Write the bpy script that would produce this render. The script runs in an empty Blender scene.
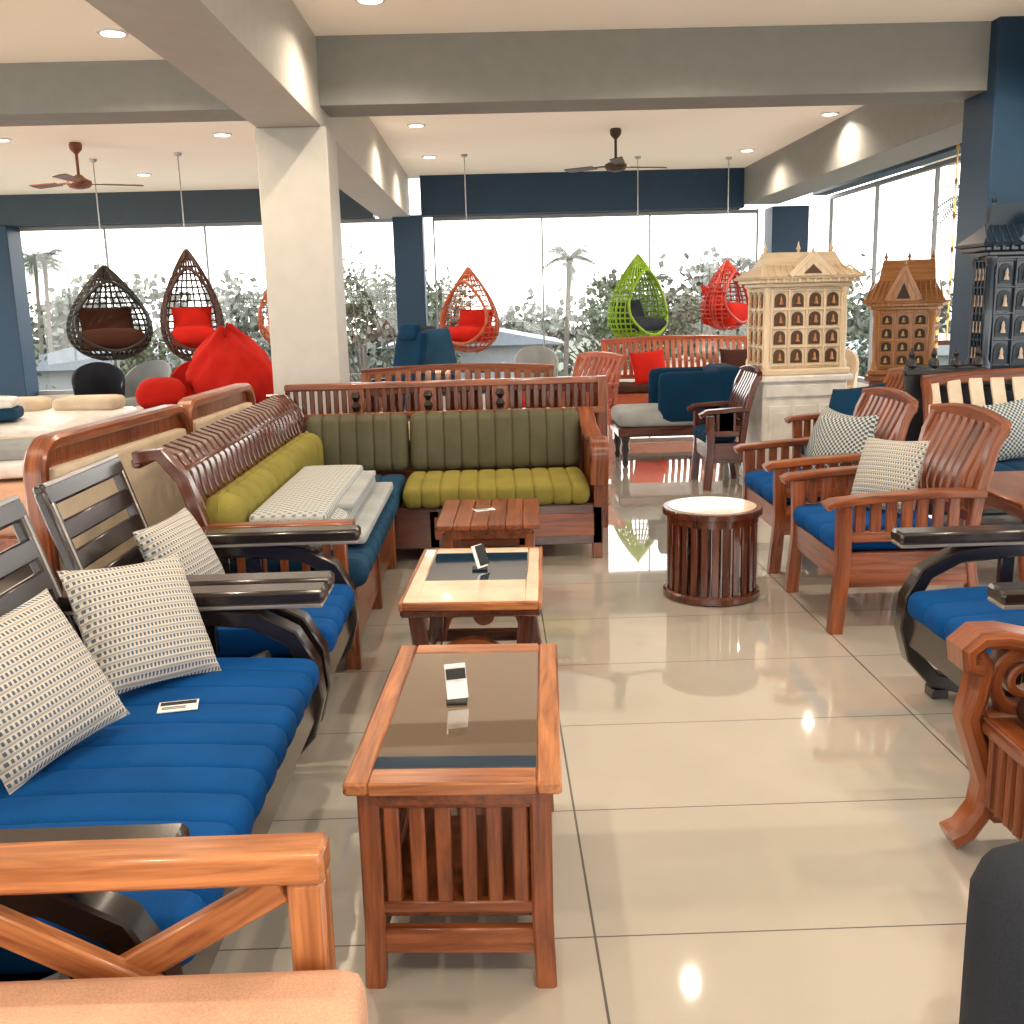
import bpy, bmesh, math, random
from mathutils import Matrix, Vector
random.seed(7)
R=math.radians
pi=math.pi
cx=bpy.context
# ------------------------------------------------------------------ materials
def nodes(name):
    m=bpy.data.materials.new(name);m.use_nodes=True
    nt=m.node_tree;b=nt.nodes['Principled BSDF'];return m,nt,b
def mth(nt,op,a,b=None,c=None):
    n=nt.nodes.new('ShaderNodeMath');n.operation=op
    for i,v in enumerate((a,b,c)):
        if v is None: continue
        if isinstance(v,(int,float)): n.inputs[i].default_value=v
        else: nt.links.new(v,n.inputs[i])
    return n.outputs[0]
def gcn(nt):
    a=nt.nodes.new('ShaderNodeAttribute');a.attribute_name='gc';return a.outputs['Vector']
def ramp(nt,fac,stops):
    r=nt.nodes.new('ShaderNodeValToRGB');e=r.color_ramp.elements
    while len(e)<len(stops): e.new(0.5)
    for el,(po,c) in zip(e,stops): el.position=po;el.color=(*c,1)
    nt.links.new(fac,r.inputs[0]);return r.outputs[0]
def noise(nt,vec,scale,detail=3,rough=.5,dist=0):
    n=nt.nodes.new('ShaderNodeTexNoise');n.inputs['Scale'].default_value=scale;n.inputs['Detail'].default_value=detail
    n.inputs['Roughness'].default_value=rough;n.inputs['Distortion'].default_value=dist
    nt.links.new(vec,n.inputs['Vector']);return n.outputs[0]
def bump(nt,b,h,st,d=.01):
    n=nt.nodes.new('ShaderNodeBump');n.inputs['Strength'].default_value=st;n.inputs['Distance'].default_value=d
    nt.links.new(h,n.inputs['Height']);nt.links.new(n.outputs[0],b.inputs['Normal'])
def scl(nt,vec,s):
    n=nt.nodes.new('ShaderNodeMapping');n.inputs['Scale'].default_value=s;nt.links.new(vec,n.inputs[0]);return n.outputs[0]
def plain(name,c,rough=.5,metal=0,coat=0,emit=None,es=1,var=.12):
    m,nt,b=nodes(name)
    b.inputs['Base Color'].default_value=(*c,1);b.inputs['Roughness'].default_value=rough;b.inputs['Metallic'].default_value=metal
    b.inputs['Coat Weight'].default_value=coat
    if emit: b.inputs['Emission Color'].default_value=(*emit,1);b.inputs['Emission Strength'].default_value=es
    elif var:
        tc=nt.nodes.new('ShaderNodeTexCoord')
        f=noise(nt,tc.outputs['Object'],9,3)
        nt.links.new(ramp(nt,f,[(.3,tuple(x*(1-var) for x in c)),(.7,tuple(min(1,x*(1+var)) for x in c))]),b.inputs['Base Color'])
    return m
def wood(name,dark,light,rough=.3,coat=.3):
    m,nt,b=nodes(name);g=gcn(nt)
    f1=noise(nt,scl(nt,g,(2.2,24,24)),1,4,.6,1.6)
    f2=noise(nt,scl(nt,g,(5,110,110)),1,2)
    f3=noise(nt,scl(nt,g,(1.0,6,6)),1,2)
    f=mth(nt,'ADD',mth(nt,'ADD',mth(nt,'MULTIPLY',f1,.55),mth(nt,'MULTIPLY',f2,.2)),mth(nt,'MULTIPLY',f3,.25))
    mid=tuple((a+c)/2 for a,c in zip(dark,light))
    nt.links.new(ramp(nt,f,[(.36,dark),(.5,mid),(.64,light)]),b.inputs['Base Color'])
    b.inputs['Roughness'].default_value=rough;b.inputs['Coat Weight'].default_value=coat;b.inputs['Coat Roughness'].default_value=.15
    bump(nt,b,f,.08,.003);return m
def fabric(name,c,rough=.85,sheen=.0):
    m,nt,b=nodes(name);g=gcn(nt)
    f=noise(nt,g,260,2);f2=noise(nt,g,5,3)
    ff=mth(nt,'ADD',mth(nt,'MULTIPLY',f,.5),mth(nt,'MULTIPLY',f2,.5))
    nt.links.new(ramp(nt,ff,[(.3,tuple(x*.75 for x in c)),(.7,tuple(min(1,x*1.25) for x in c))]),b.inputs['Base Color'])
    b.inputs['Roughness'].default_value=rough;b.inputs['Sheen Weight'].default_value=sheen
    b.inputs['Specular IOR Level'].default_value=.15
    bump(nt,b,f,.25,.002);return m
def patterned(name,base,ink,kx,ky,th):
    m,nt,b=nodes(name);g=gcn(nt)
    s=nt.nodes.new('ShaderNodeSeparateXYZ');nt.links.new(g,s.inputs[0])
    a=mth(nt,'SINE',mth(nt,'MULTIPLY',s.outputs[0],kx));c=mth(nt,'SINE',mth(nt,'MULTIPLY',s.outputs[1],ky))
    f=mth(nt,'GREATER_THAN',mth(nt,'MULTIPLY',a,c),th)
    nt.links.new(ramp(nt,f,[(.0,base),(1,ink)]),b.inputs['Base Color'])
    b.inputs['Roughness'].default_value=.9;bump(nt,b,mth(nt,'MULTIPLY',a,c),.4,.004);return m
def striped(name,base,ink,mid,kx,ky):
    # woven pillow: rows of small dashes alternating with thin solid stripes
    m,nt,b=nodes(name);g=gcn(nt)
    s=nt.nodes.new('ShaderNodeSeparateXYZ');nt.links.new(g,s.inputs[0])
    row=mth(nt,'SINE',mth(nt,'MULTIPLY',s.outputs[1],ky));row2=mth(nt,'SINE',mth(nt,'MULTIPLY',s.outputs[1],ky*.5))
    dash=mth(nt,'SINE',mth(nt,'ADD',mth(nt,'MULTIPLY',s.outputs[0],kx),mth(nt,'MULTIPLY',mth(nt,'SIGN',row2),1.57)))
    f=mth(nt,'MULTIPLY',mth(nt,'GREATER_THAN',row,.1),mth(nt,'GREATER_THAN',dash,-.1))
    st=mth(nt,'LESS_THAN',row,-.70)
    c1=nt.nodes.new('ShaderNodeMixRGB');nt.links.new(st,c1.inputs[0]);c1.inputs[1].default_value=(*base,1);c1.inputs[2].default_value=(*mid,1)
    c2=nt.nodes.new('ShaderNodeMixRGB');nt.links.new(f,c2.inputs[0]);nt.links.new(c1.outputs[0],c2.inputs[1]);c2.inputs[2].default_value=(*ink,1)
    nt.links.new(c2.outputs[0],b.inputs['Base Color']);b.inputs['Roughness'].default_value=.9;bump(nt,b,row,.3,.004);return m
def glassy(name,c,rough=.03):
    m,nt,b=nodes(name);b.inputs['Base Color'].default_value=(*c,1);b.inputs['Roughness'].default_value=rough
    b.inputs['Specular IOR Level'].default_value=1.0;b.inputs['Coat Weight'].default_value=1;b.inputs['Coat IOR'].default_value=2.0
    b.inputs['Coat Roughness'].default_value=.02;return m

W_TEAK=wood('teak_wood',(.075,.014,.004),(.37,.105,.032))
W_TEAKL=wood('light_teak_wood',(.18,.046,.014),(.60,.24,.085))
W_ROSE=wood('rosewood',(.032,.007,.003),(.15,.038,.016),.22,.5)
W_DARK=wood('dark_espresso_wood',(.006,.0035,.003),(.024,.013,.011),.25,.5)
W_ORANGE=wood('orange_wood',(.28,.045,.018),(.55,.14,.06))
W_GOLD=wood('golden_wood',(.28,.10,.025),(.58,.27,.085))
W_PALE=wood('pale_cream_wood',(.66,.50,.32),(.90,.76,.55),.4,.2)
SILVER=plain('brushed_silver_edge',(.42,.38,.35),.3,.7)
BLUE=fabric('royal_blue_fabric',(.001,.066,.25))
NAVYF=fabric('navy_fabric',(.003,.035,.085))
TEAL=fabric('slate_blue_fabric',(.014,.056,.11))
OLIVE=fabric('olive_fabric',(.23,.20,.045))
TAUPE=fabric('taupe_leather',(.100,.094,.055),.6)
GREYF=fabric('light_grey_fabric',(.36,.39,.40))
CHAR=fabric('charcoal_fabric',(.032,.036,.046))
PINKF=fabric('peach_fabric',(.68,.40,.27))
CREAMF=fabric('cream_fabric',(.72,.60,.45))
REDF=fabric('red_fabric',(.52,.016,.009))
BROWNF=fabric('brown_fabric',(.06,.022,.014))
PIL=striped('dashed_pillow_fabric',(.62,.58,.50),(.09,.13,.18),(.38,.36,.33),560,300)
PILC=patterned('checked_pillow_fabric',(.55,.57,.54),(.05,.09,.12),230,230,.0)
PILG=patterned('quilted_throw_fabric',(.48,.50,.48),(.22,.25,.27),150,170,.2)
WHITE=plain('white_lacquer',(.84,.82,.78),.35)
CREAM=plain('cream_marble_and_reflection',(.82,.67,.50),.2,coat=.5)
SMOKE=glassy('smoked_glass',(.17,.12,.08))
BLUEG=glassy('dark_blue_glass_and_reflection',(.004,.03,.07))
BLACK=plain('black_iron',(.012,.012,.014),.4)
BRASS=plain('brass',(.75,.5,.18),.3,.9)
NAVYW=plain('navy_lacquer',(.010,.026,.05),.3,coat=.4)
STEEL=plain('steel',(.5,.5,.5),.3,.9)
CARD=plain('white_card',(.85,.85,.84),.5,var=0)
INK=plain('black_ink',(.01,.01,.01),.6,var=0)
# ------------------------------------------------------------------ builder
class B:
    def __init__(s,name):
        s.name=name;s.V=[];s.F=[];s.MI=[];s.G=[];s.mats=[];s.T=Matrix()
    def add(s,vs,fs,mat,gs=None,X=None):
        T=s.T@X if X is not None else s.T
        o=len(s.V);s.V+=[T@Vector(v) for v in vs]
        r=Vector((random.random()*9,random.random()*9,random.random()*9))
        s.G+=[Vector(g)+r for g in (gs or vs)]
        if mat not in s.mats: s.mats.append(mat)
        mi=s.mats.index(mat)
        for f in fs: s.F.append([i+o for i in f]);s.MI.append(mi)
    def box(s,c,d,mat,rot=None,b=.004,X=None):
        hx,hy,hz=[abs(q)/2 for q in d];b=min(b,hx*.45,hy*.45,hz*.45);h=(hx,hy,hz)
        vs=[];idx={}
        for ax in range(3):
            for sx in(-1,1):
                for sy in(-1,1):
                    for sz in(-1,1):
                        v=[sx*(hx-(b if ax!=0 else 0)),sy*(hy-(b if ax!=1 else 0)),sz*(hz-(b if ax!=2 else 0))]
                        idx[(ax,sx,sy,sz)]=len(vs);vs.append(v)
        fs=[];sg=(-1,1)
        def K(ax,a,sa,bb,sb,c_,sc):
            k=[0,0,0];k[a]=sa;k[bb]=sb;k[c_]=sc;return idx[(ax,*k)]
        for a in range(3):
            o1,o2=(a+1)%3,(a+2)%3
            for sa in sg:
                fs.append([K(a,a,sa,o1,-1,o2,-1),K(a,a,sa,o1,1,o2,-1),K(a,a,sa,o1,1,o2,1),K(a,a,sa,o1,-1,o2,1)])
            for s1 in sg:
                for s2 in sg:
                    fs.append([K(o1,a,-1,o1,s1,o2,s2),K(o1,a,1,o1,s1,o2,s2),K(o2,a,1,o1,s1,o2,s2),K(o2,a,-1,o1,s1,o2,s2)])
        for sx in sg:
            for sy in sg:
                for sz in sg: fs.append([idx[(0,sx,sy,sz)],idx[(1,sx,sy,sz)],idx[(2,sx,sy,sz)]])
        od=sorted(range(3),key=lambda i:-h[i]);gs=[(v[od[0]],v[od[1]],v[od[2]]) for v in vs]
        Xm=Matrix.Translation(c)
        if rot: Xm=Xm@Matrix.Rotation(rot[2],4,'Z')@Matrix.Rotation(rot[1],4,'Y')@Matrix.Rotation(rot[0],4,'X')
        if X is not None: Xm=X@Xm
        s.add(vs,fs,mat,gs,Xm)
    def beam(s,p,q,w,t,mat,up=(0,0,1),b=.004):
        p=Vector(p);q=Vector(q);x=(q-p);L=x.length;x.normalize();u=Vector(up)
        if abs(x.dot(u))>.98: u=Vector((0,1,0))
        y=u.cross(x).normalized();z=x.cross(y)
        X=Matrix((x,y,z)).transposed().to_4x4();X.translation=(p+q)/2
        s.box((0,0,0),(L,w,t),mat,b=b,X=X)
    def lathe(s,c,prof,mat,n=24,X=None,sc=(1,1)):
        vs=[];fs=[];gs=[]
        for r,z in prof:
            for i in range(n):
                a=2*pi*i/n;vs.append((c[0]+r*math.cos(a)*sc[0],c[1]+r*math.sin(a)*sc[1],c[2]+z));gs.append((z,a*.1,r))
        m=len(prof)
        for j in range(m-1):
            for i in range(n):
                k=(i+1)%n;fs.append([j*n+i,j*n+k,(j+1)*n+k,(j+1)*n+i])
        fs.append(list(range(n))[::-1]);fs.append([(m-1)*n+i for i in range(n)])
        s.add(vs,fs,mat,gs,X)
    def cyl(s,p,q,r1,mat,r2=None,n=12):
        p=Vector(p);q=Vector(q);r2=r1 if r2 is None else r2;z=(q-p);L=z.length;z.normalize()
        X=z.to_track_quat('Z','Y').to_matrix().to_4x4();X.translation=p
        s.lathe((0,0,0),[(r1,0),(r2,L)],mat,n,X)
    def sweep(s,pts,sec,side,mat,closed=False):
        P=[Vector(q) for q in pts];n=len(P);m=len(sec);side=Vector(side).normalized();vs=[];gs=[];fs=[];L=0
        for i in range(n):
            a=P[i-1] if (i>0 or closed) else P[i];c=P[(i+1)%n] if (i<n-1 or closed) else P[i]
            t=(c-a).normalized();nn=t.cross(side).normalized()
            if i>0: L+=(P[i]-P[i-1]).length
            for u,v in sec: vs.append(P[i]+side*u+nn*v);gs.append((L,u,v))
        for i in range(n if closed else n-1):
            for j in range(m):
                k=(j+1)%m;i2=(i+1)%n;fs.append([i*m+j,i*m+k,i2*m+k,i2*m+j])
        if not closed: fs.append(list(range(m))[::-1]);fs.append([(n-1)*m+j for j in range(m)])
        s.add(vs,fs,mat,gs)
    def tube(s,pts,r,mat,closed=False,n=5):
        P=[Vector(q) for q in pts];N=len(P);vs=[];fs=[]
        for i in range(N):
            a=P[i-1] if (i>0 or closed) else P[i];c=P[(i+1)%N] if (i<N-1 or closed) else P[i]
            t=(c-a).normalized();u=Vector((0,0,1)) if abs(t.z)<.9 else Vector((1,0,0))
            x=t.cross(u).normalized();y=t.cross(x)
            for j in range(n):
                an=2*pi*j/n;vs.append(P[i]+x*r*math.cos(an)+y*r*math.sin(an))
        for i in range(N if closed else N-1):
            for j in range(n):
                k=(j+1)%n;i2=(i+1)%N;fs.append([i*n+j,i*n+k,i2*n+k,i2*n+j])
        s.add(vs,fs,mat)
    def prism(s,poly,y0,y1,mat,X=None):   # poly in XZ, thickness along Y
        n=len(poly);vs=[(x,y0,z) for x,z in poly]+[(x,y1,z) for x,z in poly]
        fs=[list(range(n)),[n+i for i in range(n)][::-1]]+[[i,(i+1)%n,n+(i+1)%n,n+i] for i in range(n)]
        s.add(vs,fs,mat,[(v[2],v[0],v[1]) for v in vs],X)
    def soft(s,c,d,mat,r=.04,rot=None,n=8,puff=0,X=None):
        h=[q/2 for q in d];r=min(r,min(h)*.98);idx={};vs=[];fs=[];gs=[]
        cs=[-math.cos(pi*i/n) for i in range(n+1)]
        def V(k):
            if k in idx: return idx[k]
            a=[cs[i] for i in k];P=[a[i]*h[i] for i in range(3)];I=[max(-(h[i]-r),min(h[i]-r,P[i])) for i in range(3)]
            D=Vector([P[i]-I[i] for i in range(3)])
            if D.length>1e-9: D=D.normalized()*r
            v=[I[i]+D[i] for i in range(3)]
            v[2]+=puff*(1-a[0]**2)*(1-a[1]**2)*(1 if a[2]>0 else -.2)*abs(a[2])
            idx[k]=len(vs);vs.append(v);gs.append(tuple(v));return idx[k]
        for ax in range(3):
            o1,o2=(ax+1)%3,(ax+2)%3
            for e in(0,n):
                for i in range(n):
                    for j in range(n):
                        f=[]
                        for di,dj in((0,0),(1,0),(1,1),(0,1)):
                            k=[0,0,0];k[ax]=e;k[o1]=i+di;k[o2]=j+dj;f.append(V(tuple(k)))
                        fs.append(f)
        Xm=Matrix.Translation(c)
        if rot: Xm=Xm@Matrix.Rotation(rot[2],4,'Z')@Matrix.Rotation(rot[1],4,'Y')@Matrix.Rotation(rot[0],4,'X')
        if X is not None: Xm=X@Xm
        s.add(vs,fs,mat,gs,Xm)
    def slab(s,x0,x1,y0,y1,z0,z1,n,mat,r=.04,g=.009,puff=.012,X=None):
        # one upholstered cushion with shallow stitched channels across x
        hy,hz=(y1-y0)/2,(z1-z0)/2;r=min(r,hy*.9,hz*.9);cy,cz=(y0+y1)/2,(z0+z1)/2;w=(x1-x0)/n
        st=[(x0+d,r-math.sqrt(max(0,r*r-(r-d)**2))) for d in(0,.12*r,.35*r,.7*r,r)]
        for i in range(n):
            for t in(0,.05,.14,.30,.5,.70,.86,.95):
                x=x0+w*(i+t)
                if x0+r<x<x1-r: st.append((x,g*abs(2*t-1)**9+ (0.003*abs(2*t-1)**2)))
        st+=[(x1-d,r-math.sqrt(max(0,r*r-(r-d)**2))) for d in(r,.7*r,.35*r,.12*r,0)]
        vs=[];gs=[];m=0
        for x,ins in st:
            a,c=hy-ins,hz-ins;q=max(.003,min(r,a,c)-.0);q=min(q,a*.95,c*.95);pt=[]
            for (sy,sz,a0) in((1,-1,-90),(1,1,0),(-1,1,90),(-1,-1,180)):
                for k in range(5):
                    an=R(a0+22.5*k);pt.append((sy*(a-q)+q*math.cos(an),sz*(c-q)+q*math.sin(an)))
                if (sy,sz)==(1,1):
                    for k in range(1,6):
                        u=1-2*k/6;pt.append((u*(a-q),c+puff*(1-u*u)))
            m=len(pt)
            for yy,zz in pt: vs.append((x,cy+yy,cz+zz));gs.append((x,yy,zz))
        fs=[]
        for i in range(len(st)-1):
            for j in range(m):
                k=(j+1)%m;fs.append([i*m+j,i*m+k,(i+1)*m+k,(i+1)*m+j])
        fs.append(list(range(m)));fs.append([(len(st)-1)*m+j for j in range(m)])
        s.add(vs,fs,mat,gs,X)
    def pillow(s,c,w,h,t,mat,rot,n=14):
        vs=[];gs=[];idx={};fs=[]
        def V(i,j,k):
            if i in(0,n) or j in(0,n): k=0
            if (i,j,k) in idx: return idx[(i,j,k)]
            u=-math.cos(pi*i/n)*.5+(2*i/n-1)*.5;v=-math.cos(pi*j/n)*.5+(2*j/n-1)*.5
            x=w/2*u*(1-.07*(1-v*v));y=h/2*v*(1-.07*(1-u*u));z=k*t/2*(max(0,(1-u**2)*(1-v**2)))**.42
            idx[(i,j,k)]=len(vs);vs.append((x,y,z));gs.append((x,y,0));return idx[(i,j,k)]
        for k in(-1,1):
            for i in range(n):
                for j in range(n): fs.append([V(i,j,k),V(i+1,j,k),V(i+1,j+1,k),V(i,j+1,k)])
        X=Matrix.Translation(c)@Matrix.Rotation(rot[2],4,'Z')@Matrix.Rotation(rot[0],4,'X')@Matrix.Rotation(rot[1],4,'Z')
        s.add(vs,fs,mat,gs,X)
    def done(s,loc=(0,0,0),rot=0,ang=38,scale=None):
        me=bpy.data.meshes.new(s.name);me.from_pydata([tuple(v) for v in s.V],[],s.F)
        for m in s.mats: me.materials.append(m)
        me.polygons.foreach_set('material_index',s.MI)
        at=me.attributes.new('gc','FLOAT_VECTOR','POINT');at.data.foreach_set('vector',[q for g in s.G for q in g])
        bm=bmesh.new();bm.from_mesh(me);bmesh.ops.recalc_face_normals(bm,faces=bm.faces);bm.to_mesh(me);bm.free()
        me.polygons.foreach_set('use_smooth',[True]*len(me.polygons))
        me.set_sharp_from_angle(angle=R(ang));me.update()
        o=bpy.data.objects.new(s.name,me);cx.collection.objects.link(o);o.location=loc;o.rotation_euler=(0,0,rot)
        if scale: o.scale=scale
        return o
def rsec(w,t,b=.006):
    w/=2;t/=2;b=min(b,w*.6,t*.6);return [(-w+b,-t),(w-b,-t),(w,-t+b),(w,t-b),(w-b,t),(-w+b,t),(-w,t-b),(-w,-t+b)]
def arc(cx_,cz,r,a0,a1,n,rz=None):
    rz=rz or r;return [(cx_+r*math.cos(R(a0+(a1-a0)*i/n)),cz+rz*math.sin(R(a0+(a1-a0)*i/n))) for i in range(n+1)]

# ------------------------------------------------------------------ room shell
HC=3.12;HB=2.70;HL=2.58
def hcat(x): return 3.0 if x<-1.48 else HC
YF=14.6
def shell(name,c,d,mat,b=.003):
    o=B(name);o.box((0,0,0),d,mat,b=b);return o.done(c)
mf,nt,b=nodes('polished_vitrified_tile')
geo=nt.nodes.new('ShaderNodeNewGeometry');sp=nt.nodes.new('ShaderNodeSeparateXYZ');nt.links.new(geo.outputs['Position'],sp.inputs[0])
def line(o,off,per,w):
    f=mth(nt,'FRACT',mth(nt,'DIVIDE',mth(nt,'SUBTRACT',o,off-w/2-per*30),per));return mth(nt,'LESS_THAN',f,w/per)
g=mth(nt,'MAXIMUM',line(sp.outputs[0],.20,1.23,.006),line(sp.outputs[1],2.12,.6,.0045))
nz=noise(nt,geo.outputs['Position'],1.1,4)
base=ramp(nt,nz,[(.3,(.50,.475,.415)),(.7,(.59,.565,.505))])
mx=nt.nodes.new('ShaderNodeMixRGB');nt.links.new(g,mx.inputs[0]);nt.links.new(base,mx.inputs[1]);mx.inputs[2].default_value=(.05,.045,.04,1)
nt.links.new(mx.outputs[0],b.inputs['Base Color'])
b.inputs['Specular IOR Level'].default_value=1.0;b.inputs['Coat Weight'].default_value=1.0;b.inputs['Coat Roughness'].default_value=.02;b.inputs['Coat IOR'].default_value=1.6
nt.links.new(mth(nt,'ADD',mth(nt,'MULTIPLY',g,.5),.04),b.inputs['Roughness'])
mc,nt,b=nodes('glowing_ceiling_paint')
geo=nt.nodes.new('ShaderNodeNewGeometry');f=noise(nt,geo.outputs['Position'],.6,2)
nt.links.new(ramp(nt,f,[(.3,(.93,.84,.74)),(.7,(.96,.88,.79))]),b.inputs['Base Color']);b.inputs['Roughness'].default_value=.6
b.inputs['Emission Color'].default_value=(1,.78,.58,1);b.inputs['Emission Strength'].default_value=.16  # faint warm glow added to the paint to brighten the ceiling
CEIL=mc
WALLG=plain('grey_beam_paint',(.29,.295,.285),.6,var=.04)
COLP=plain('pale_column_paint',(.52,.50,.465),.5,var=.04)
NAVYP=plain('navy_wall_paint',(.003,.036,.085),.45,var=.1)
DGREY=plain('dark_slate_paint',(.035,.06,.085),.5,var=.06)
WALLC=plain('warm_wall_paint',(.75,.68,.6),.7,var=.03)
shell('floor',(-1.5,5.1,-.05),(16,19.4,.1),mf)
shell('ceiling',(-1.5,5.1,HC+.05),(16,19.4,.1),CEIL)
trim=shell
LY=18.6;LC=5.2
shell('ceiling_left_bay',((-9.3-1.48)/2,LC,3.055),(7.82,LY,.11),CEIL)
trim('trim_cross_beam_center',((-1.06+3.3)/2,7.2,(HC+HB)/2),(4.36,.42,HC-HB),WALLG)
trim('trim_cross_beam_left',((-9.3-1.48)/2,7.2,(3.0+2.69)/2),(7.82,.42,.31),WALLG)
trim('trim_long_beam_left',(-1.265,LC,(HC+HL)/2),(.42,LY,HC-HL),COLP)
trim('trim_long_beam_right',(3.74,10.9,(HC+HB-.06)/2),(.5,7.2,HC-HB+.06),WALLG)
trim('trim_long_beam_right_near',(3.74,1.3,(HC+HB-.06)/2),(.5,11.1,HC-HB+.06),WALLG)
trim('trim_navy_beam_far',(1.3,YF,(HC+2.6)/2),(4.4,.35,HC-2.6),NAVYP)
trim('trim_navy_beam_far_left',(-5.3,YF,2.8),(7.5,.35,.4),DGREY)
trim('trim_navy_beam_side',(4.55,LC,(HC+HB)/2+.02),(.2,LY,HC-HB-.04),NAVYP)
def column(n,x,y,w,d,m,h=HB):
    o=B(n);o.box((0,0,h/2),(w,d,h),m,b=.008);o.box((0,0,.05),(w+.03,d+.03,.1),m);o.done((x,y,0))
column('column_pale',-1.255,7.22,.46,.44,COLP,HL)
column('column_navy',-1.08,YF-.1,.40,.42,NAVYP,2.6)
column('column_navy',4.10,YF-.1,.5,.42,NAVYP,2.6)
column('column_navy',3.60,7.10,.68,.44,NAVYP,HC)
column('column_navy',-6.85,YF-.1,.85,.42,NAVYP,2.6)
mg,nt,b=nodes('window_glass');nt.nodes.remove(b)
tr=nt.nodes.new('ShaderNodeBsdfTransparent');gl=nt.nodes.new('ShaderNodeBsdfGlossy');gl.inputs['Roughness'].default_value=.02
mxs=nt.nodes.new('ShaderNodeMixShader');mxs.inputs[0].default_value=.04;nt.links.new(tr.outputs[0],mxs.inputs[1]);nt.links.new(gl.outputs[0],mxs.inputs[2])
nt.links.new(mxs.outputs[0],nt.nodes['Material Output'].inputs[0])
FRAME=plain('window_frame_grey',(.30,.31,.31),.4,var=.02)
def window(n,L,z0,z1,loc,rot,step):
    o=B(n);o.box((0,0,z0+.03),(L,.08,.06),FRAME);o.box((0,0,z1-.03),(L,.06,.05),FRAME)
    k=max(1,round(L/step))
    for i in range(k+1): o.box((-L/2+L*i/k,0,(z0+z1)/2),(.022,.05,z1-z0),FRAME)
    o.box((0,0,(z0+z1)/2),(L,.008,z1-z0-.06),mg,b=.001);o.done(loc,rot)
window('window_1',4.5,.3,2.6,(1.5,YF+.1,0),0,1.5)
window('window_2',5.5,.3,2.6,(-3.9,YF+.1,0),0,1.375)
window('window_3',18.8,.3,HB+.05,(4.75,5.2,0),pi/2,1.75)
window('added_rear_window',12.5,.2,HB,(-1.8,-4.4,0),0,1.56)  # unseen glazing behind the camera, added to let sky light in
window('added_left_window',18.8,.3,HB,(-9.3,5.2,0),pi/2,1.75)  # unseen side glazing, added for more sky light from the left
shell('wall_far',(-2.3,YF+.1,.15),(14,.16,.3),WALLC)
shell('wall_right',(4.75,5.2,.15),(.16,18.8,.3),WALLC)
shell('wall_left',(-9.3,5.2,.15),(.16,18.8,.3),WALLC)
shell('wall_near',(-2.3,-4.4,.1),(14,.16,.2),WALLC)
LENS=plain('downlight_lens',(1,1,1),.5,emit=(1,.95,.86),es=7)
def downlight(x,y,pw=17):
    h=hcat(x)
    o=B('ceiling_downlight');o.lathe((0,0,0),[(.085,-.012),(.09,-.002),(.09,0)],WHITE,24);o.lathe((0,0,-.014),[(.066,0),(.066,.004)],LENS,24)
    o.done((x,y,h))
    l=bpy.data.lights.new('downlight_lamp','SPOT');l.energy=pw*5.5;l.spot_size=R(150);l.spot_blend=.7;l.shadow_soft_size=.03;l.color=(1,.82,.62)
    q=bpy.data.objects.new('downlight_lamp',l);cx.collection.objects.link(q);q.location=(x,y,h-.03)
for x,y in [(-.62,6.2),(1.22,6.1),(3.0,6.1),(-2.1,6.3),(-.62,2.9),(1.2,2.9),(3.0,2.9),(-2.6,3.2),(.3,-.2),(-2.2,.2),(2.3,.2),
            (-.66,10.4),(3.3,10.3),(-4.4,9.9),(-.66,12.6),(3.1,12.7),(-4.0,12.6),(-5.6,12.2),(-2.4,9.9)]: downlight(x,y)

# ------------------------------------------------------------------ furniture builders (local: front -y, width x)
def sofa_dark(name,W,nsec,loc,rot,nch):
    o=B(name);h=W/2
    for x in(-h+.05,h-.05):      # looped side frames + broad arms
        o.box((x,-.02,.60),(.10,.80,.045),W_DARK,b=.012)
        o.box((x,-.02,.574),(.094,.79,.012),SILVER,b=.004)
        lp=[(.30,.56),(.0,.55),(-.2,.53),(-.31,.47),(-.36,.38),(-.37,.27),(-.34,.16),(-.26,.07),(-.12,.035),(.1,.03),(.3,.03)]
        o.sweep([(x,a,c) for a,c in lp],rsec(.07,.055),(1,0,0),W_DARK)
        o.sweep([(x,-.18,.09),(x,-.10,.2),(x,-.12,.33),(x,-.2,.36)],rsec(.05,.03),(1,0,0),SILVER)
        o.box((x,-.24,.02),(.07,.06,.04),W_DARK);o.box((x,.34,.31),(.06,.06,.62),W_DARK)
        for k in range(3): o.box((x,-.02+.12*k,.47),(.03,.05,.2),W_DARK)
    o.box((0,-.345,.27),(W-.16,.05,.12),W_DARK);o.box((0,.30,.27),(W-.16,.05,.12),W_DARK);o.box((0,0,.31),(W-.16,.62,.03),W_DARK)
    o.slab(-h+.105,h-.105,-.40,.29,.325,.425,nch,BLUE,.04)
    w=(W-.08)/nsec
    tilt=R(-17)
    for i in range(nsec):
        xc=-h+.04+w*(i+.5)
        X=Matrix.Translation((xc,.30,.36))@Matrix.Rotation(tilt,4,'X')
        for sx in(-1,1): o.box((sx*(w/2-.04),0,.29),(.06,.035,.56),W_DARK,b=.016,X=X)
        o.box((0,0,.555),(w-.04,.04,.075),W_DARK,b=.018,X=X)
        for k in range(4): o.box((0,-.004,.13+k*.10),(w-.10,.028,.066),W_DARK,b=.012,X=X)
        o.box((0,-.018,.585),(w-.07,.012,.016),SILVER,b=.004,X=X)
        for sx in(-1,1): o.box((sx*(w/2-.04),-.016,.28),(.012,.01,.5),SILVER,b=.003,X=X)
    return o.done(loc,rot)
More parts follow.
